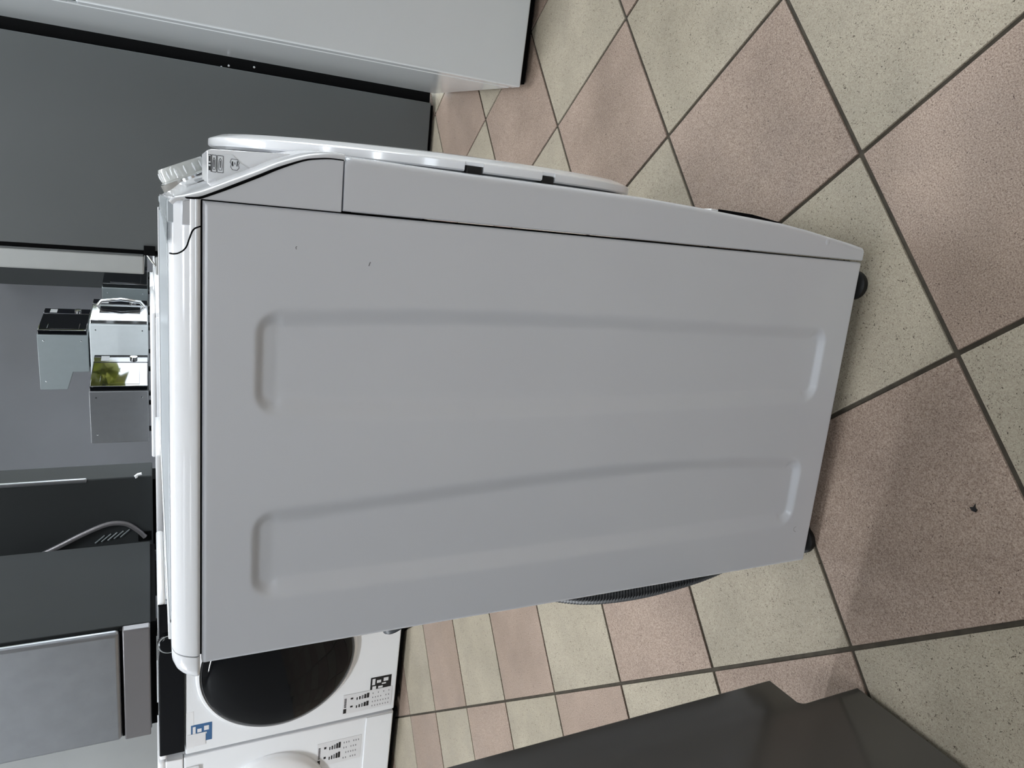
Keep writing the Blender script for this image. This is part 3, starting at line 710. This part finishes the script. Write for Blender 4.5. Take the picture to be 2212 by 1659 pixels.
B = washer_base('white washer with a white round door beside the black-doored washer', LP(-0.630), RZW, 0.600, 0.55, 0.850, GRP)
box('control_panel', (0.001, -0.002, 0.7720), (0.599, 0.03, 0.8265), M['plastic'], B, 0.004, 3)
cdB = (0.630 - 0.3075, 0.0, 0.480)
rb = lathe('door', [(0.2040, -0.004), (0.2040, 0.010), (0.1980, 0.020), (0.1800, 0.030), (0.1500, 0.034), (0.1400, 0.028)], cdB, (0, -1, 0), M['plastic'], B, 80)
lathe('door_glass', [(0.1420, 0.0), (0.1400, 0.024), (0.1000, 0.014), (0.0, 0.010)], cdB, (0, -1, 0), M['glass_dark'], rb, 64)
box('detergent_drawer', (0.03, -0.012, 0.7200), (0.555, 0.003, 0.7690), M['plastic'], B, 0.006, 3)
box('kick_plate', (0.004, -0.004, 0.034), (0.596, 0.002, 0.1380), M['enamel2'], B, 0.003)
sticker(B, 0.415, 0.523, 0.150, 0.316)

# washer behind them whose side edge shows past the first
C_ = washer_base('white washer in the second row under the flat grey oven box', (-1.18, 2.35, 0), 0, 0.600, 0.55, 0.842, GRP)
box('control_panel', (0.001, -0.002, 0.766), (0.599, 0.03, 0.818), M['plastic'], C_, 0.004)
lathe('door', [(0.20, -0.004), (0.20, 0.012), (0.17, 0.03), (0.0, 0.034)], (0.3, 0, 0.46), (0, -1, 0), M['plastic'], C_, 48)
# two washers facing right that carry the microwaves
def wright(label, loc, rz):
    t = washer_base(label, loc, rz, 0.62, 0.74, 0.8555, GRP)
    box('control_panel', (0.002, -0.003, 0.776), (0.618, 0.03, 0.831), M['plastic'], t, 0.004)
    lathe('door', [(0.21, -0.004), (0.21, 0.012), (0.18, 0.03), (0.0, 0.036)], (0.31, 0, 0.45), (0, -1, 0), M['chrome'], t, 48)
    return t
wright('white washer facing right under the dark silver microwave', (-0.13, 3.12, 0), math.radians(85))
wright('white washer facing right under the stacked pale microwaves', (-0.075, 3.76, 0), math.radians(85))
wright('white washer facing right at the far end below the black-fronted microwave', (-0.02, 4.40, 0), math.radians(85))

# ================================================================== GREY STACKED APPLIANCES
S1 = tag(empty('compact_dishwasher', LP(0.094, 0.030)[:2] + (0.845,), RZW), 'charcoal dishwasher stacked on the black-doored washer', 'dishwasher')
box('body', (0.0, 0.0, 0.020), (0.414, 0.52, 0.80), M['stack_side'], S1, 0.003)
for x, y in ((0.04, 0.04), (0.374, 0.04), (0.04, 0.48), (0.374, 0.48)):
    lathe('foot', [(0.02, 0.0003), (0.02, 0.008), (0.012, 0.010), (0.012, 0.02)], (x, y, 0), (0, 0, 1), M['black'], S1, 16)
box('base_gap', (0.008, 0.012, 0.004), (0.406, 0.51, 0.0205), M['dark'], S1, 0)
box('kick_plate', (0.0, -0.030, 0.022), (0.414, -0.0005, 0.0985), M['stack_front'], S1, 0.004, 3)
dS = box('door', (0.004, -0.034, 0.1065), (0.410, -0.0045, 0.80), M['steel'], S1, 0.012, 4)
box('door_gap', (0.006, -0.016, 0.0985), (0.408, -0.0005, 0.1065), M['dark'], S1, 0)
S2 = tag(empty('grey_oven_box', (-1.245, 2.40, 0.842)), 'flat dark grey appliance casing with a cable hanging down its back', 'oven')
box('casing', (0.0, 0.0, 0.012), (0.562, 0.17, 0.78), M['stack_side'], S2, 0.006, 3)
box('edge_trim', (0.5500, -0.004, 0.24), (0.566, 0.012, 0.78), M['steel'], S2, 0.004, 3)
box('support_rail', (0.02, 0.02, 0.0), (0.54, 0.15, 0.013), M['dark'], S2, 0)
box('terminal_recess', (0.285, -0.003, 0.018), (0.325, 0.004, 0.066), M['dark'], S2, 0.001)
box('fixing_screw', (0.300, -0.0045, 0.045), (0.306, -0.002, 0.051), M['steel'], S2, 0.001)
for k in range(5):
    z = 0.10 + 0.022 * k; x = 0.34 - 0.004 * k
    tube('vent_slot', [(x - 0.03, -0.002, z + 0.03), (x, -0.002, z - 0.004)], 0.003, M['mw_mid'], S2, 6)
tube('power_cable', catmull([(0.18, -0.012, 0.60), (0.235, -0.012, 0.48), (0.290, -0.012, 0.36), (0.345, -0.012, 0.25), (0.375, -0.012, 0.17), (0.370, -0.012, 0.11), (0.340, -0.012, 0.07), (0.305, -0.008, 0.042)], 8), 0.0095, M['stack_front'], S2, 10)
hk = tube('plastic_clip', [(0.575, -0.004, 0.05), (0.572, -0.004, 0.064), (0.566, -0.004, 0.072), (0.560, -0.004, 0.068)], 0.006, M['plastic'], S2, 8)

# ================================================================== MICROWAVES
def microwave(label, loc, rz, w_, d_, h_, body, front, notch=False, bar=False):
    """local: front at y=0 facing -y, x across"""
    t = tag(empty('microwave_oven', loc, rz), label, 'microwave', 'microwaves on the back washers')
    if notch:
        pr = [(0.026, 0.006), (d_ * .58, 0.006), (d_ * .66, 0.05), (d_, 0.05), (d_, h_), (0.026, h_)]
        pr = [(0.026, 0.006), (d_ * .70, 0.006), (d_ * .70, 0.085), (d_, 0.115), (d_, h_), (0.026, h_)]
        prism('body', pr, 'x', 0.0, w_, body, t, 0.004)
        fx = ((0.05, 0.06), (w_ - .05, 0.06), (0.05, d_ * .62), (w_ - .05, d_ * .62))
    else:
        box('body', (0.0, 0.026, 0.010), (w_, d_, h_), body, t, 0.006, 3)
        fx = ((0.05, 0.06), (w_ - .05, 0.06), (0.05, d_ - .05), (w_ - .05, d_ - .05))
    for x, y in fx: lathe('foot', [(0.014, 0), (0.014, 0.011)], (x, y, 0), (0, 0, 1), M['black'], t, 12)
    dr_ = box('door', (0.002, 0.0, 0.012), (w_ * .74, 0.025, h_ - .004), front, t, 0.004, 3)
    box('door_glass', (w_ * .06, -0.0012, 0.05), (w_ * .64, 0.001, h_ - .045), M['mw_glass'], dr_, 0.001)
    if bar: tube('handle', [(w_ * .66, -0.002, 0.03), (w_ * .66, -0.030, 0.05), (w_ * .66, -0.042, h_ * .5), (w_ * .66, -0.030, h_ - .05), (w_ * .66, -0.002, h_ - .03)], 0.009, M['chrome'], dr_, 12)
    cp = box('control_panel', (w_ * .75, 0.0, 0.012), (w_ - .002, 0.025, h_ - .004), M['gloss_black'], t, 0.003)
    box('display', (w_ * .79, -0.001, h_ * .72), (w_ * .95, 0.001, h_ * .86), M['ink_grey'], cp, 0)
    lathe('dial', [(0.018, 0), (0.017, 0.012), (0, 0.013)], (w_ * .87, 0, h_ * .3), (0, -1, 0), M['chrome'], cp, 24)
    for y, z in ((0.06, h_ - .03), (d_ - .05, h_ - .03), (0.06, .04)):
        lathe('screw', [(0.004, -0.001), (0.004, 0.001), (0, 0.0015)], (0.0, y, z), (-1, 0, 0), M['chrome'], t, 10)
    return t
RM = math.radians(80)
microwave('dark silver microwave nearest the camera on the far washers', (-0.510, 3.22, 0.8555), RM, 0.42, 0.31, 0.268, M['mw_dark'], M['mw_glass'])
m2 = microwave('pale grey microwave beneath a darker one on the far washers', (-0.285, 3.85, 0.8555), RM, 0.38, 0.36, 0.300, M['mw_light'], M['chrome'], bar=True)
microwave('mid grey microwave with a stepped base stacked on the pale one', (-0.350, 3.86, 1.1555), RM, 0.38, 0.35, 0.245, M['mw_mid'], M['mw_glass'], notch=True)

microwave('black fronted microwave farthest away beside the dark tall fridge', (-0.150, 4.44, 0.8555), RM, 0.44, 0.33, 0.265, M['mw_mid'], M['mw_glass'])

# tall dark cabinet in the far corner, seen in the gap beside the grey fridge
TC = tag(empty('tall_cabinet', (-0.255, 5.08, 0)), 'dark tall fridge in the far corner behind the microwaves', 'fridge')
box('body', (0.0, 0.03, 0.03), (0.60, 0.55, 1.86), M['stack_side'], TC, 0.004)
box('door', (0.0, 0.0, 0.05), (0.60, 0.028, 1.86), M['stack_side'], TC, 0.005, 3)
box('door_handle', (0.02, -0.006, 0.30), (0.05, 0.002, 0.70), M['dark'], TC, 0.002)
box('plinth', (0.01, 0.03, 0.0), (0.59, 0.53, 0.03), M['dark'], TC, 0)

# ================================================================== SMALL BITS ON THE FLOOR
bm = bmesh.new()
pts = [(-.0045, .002), (-.001, .0055), (.0005, .001), (.0055, -.0005), (.001, -.0012), (-.001, -.0042), (-.0045, -.003)]
va = [bm.verts.new((0.1572 + a, -0.1949 + b, 0.0004)) for a, b in pts]; vb = [bm.verts.new((0.1572 + a * .8, -0.1949 + b * .8, 0.0020)) for a, b in pts]
bm.faces.new(vb); bm.faces.new(va[::-1])
for k in range(len(pts)): bm.faces.new((va[k], va[(k + 1) % 7], vb[(k + 1) % 7], vb[k]))
tag(bm_obj('black_scrap', bm, M['black']), 'tiny black scrap lying on the pink tile by the washing machine', 'scrap')
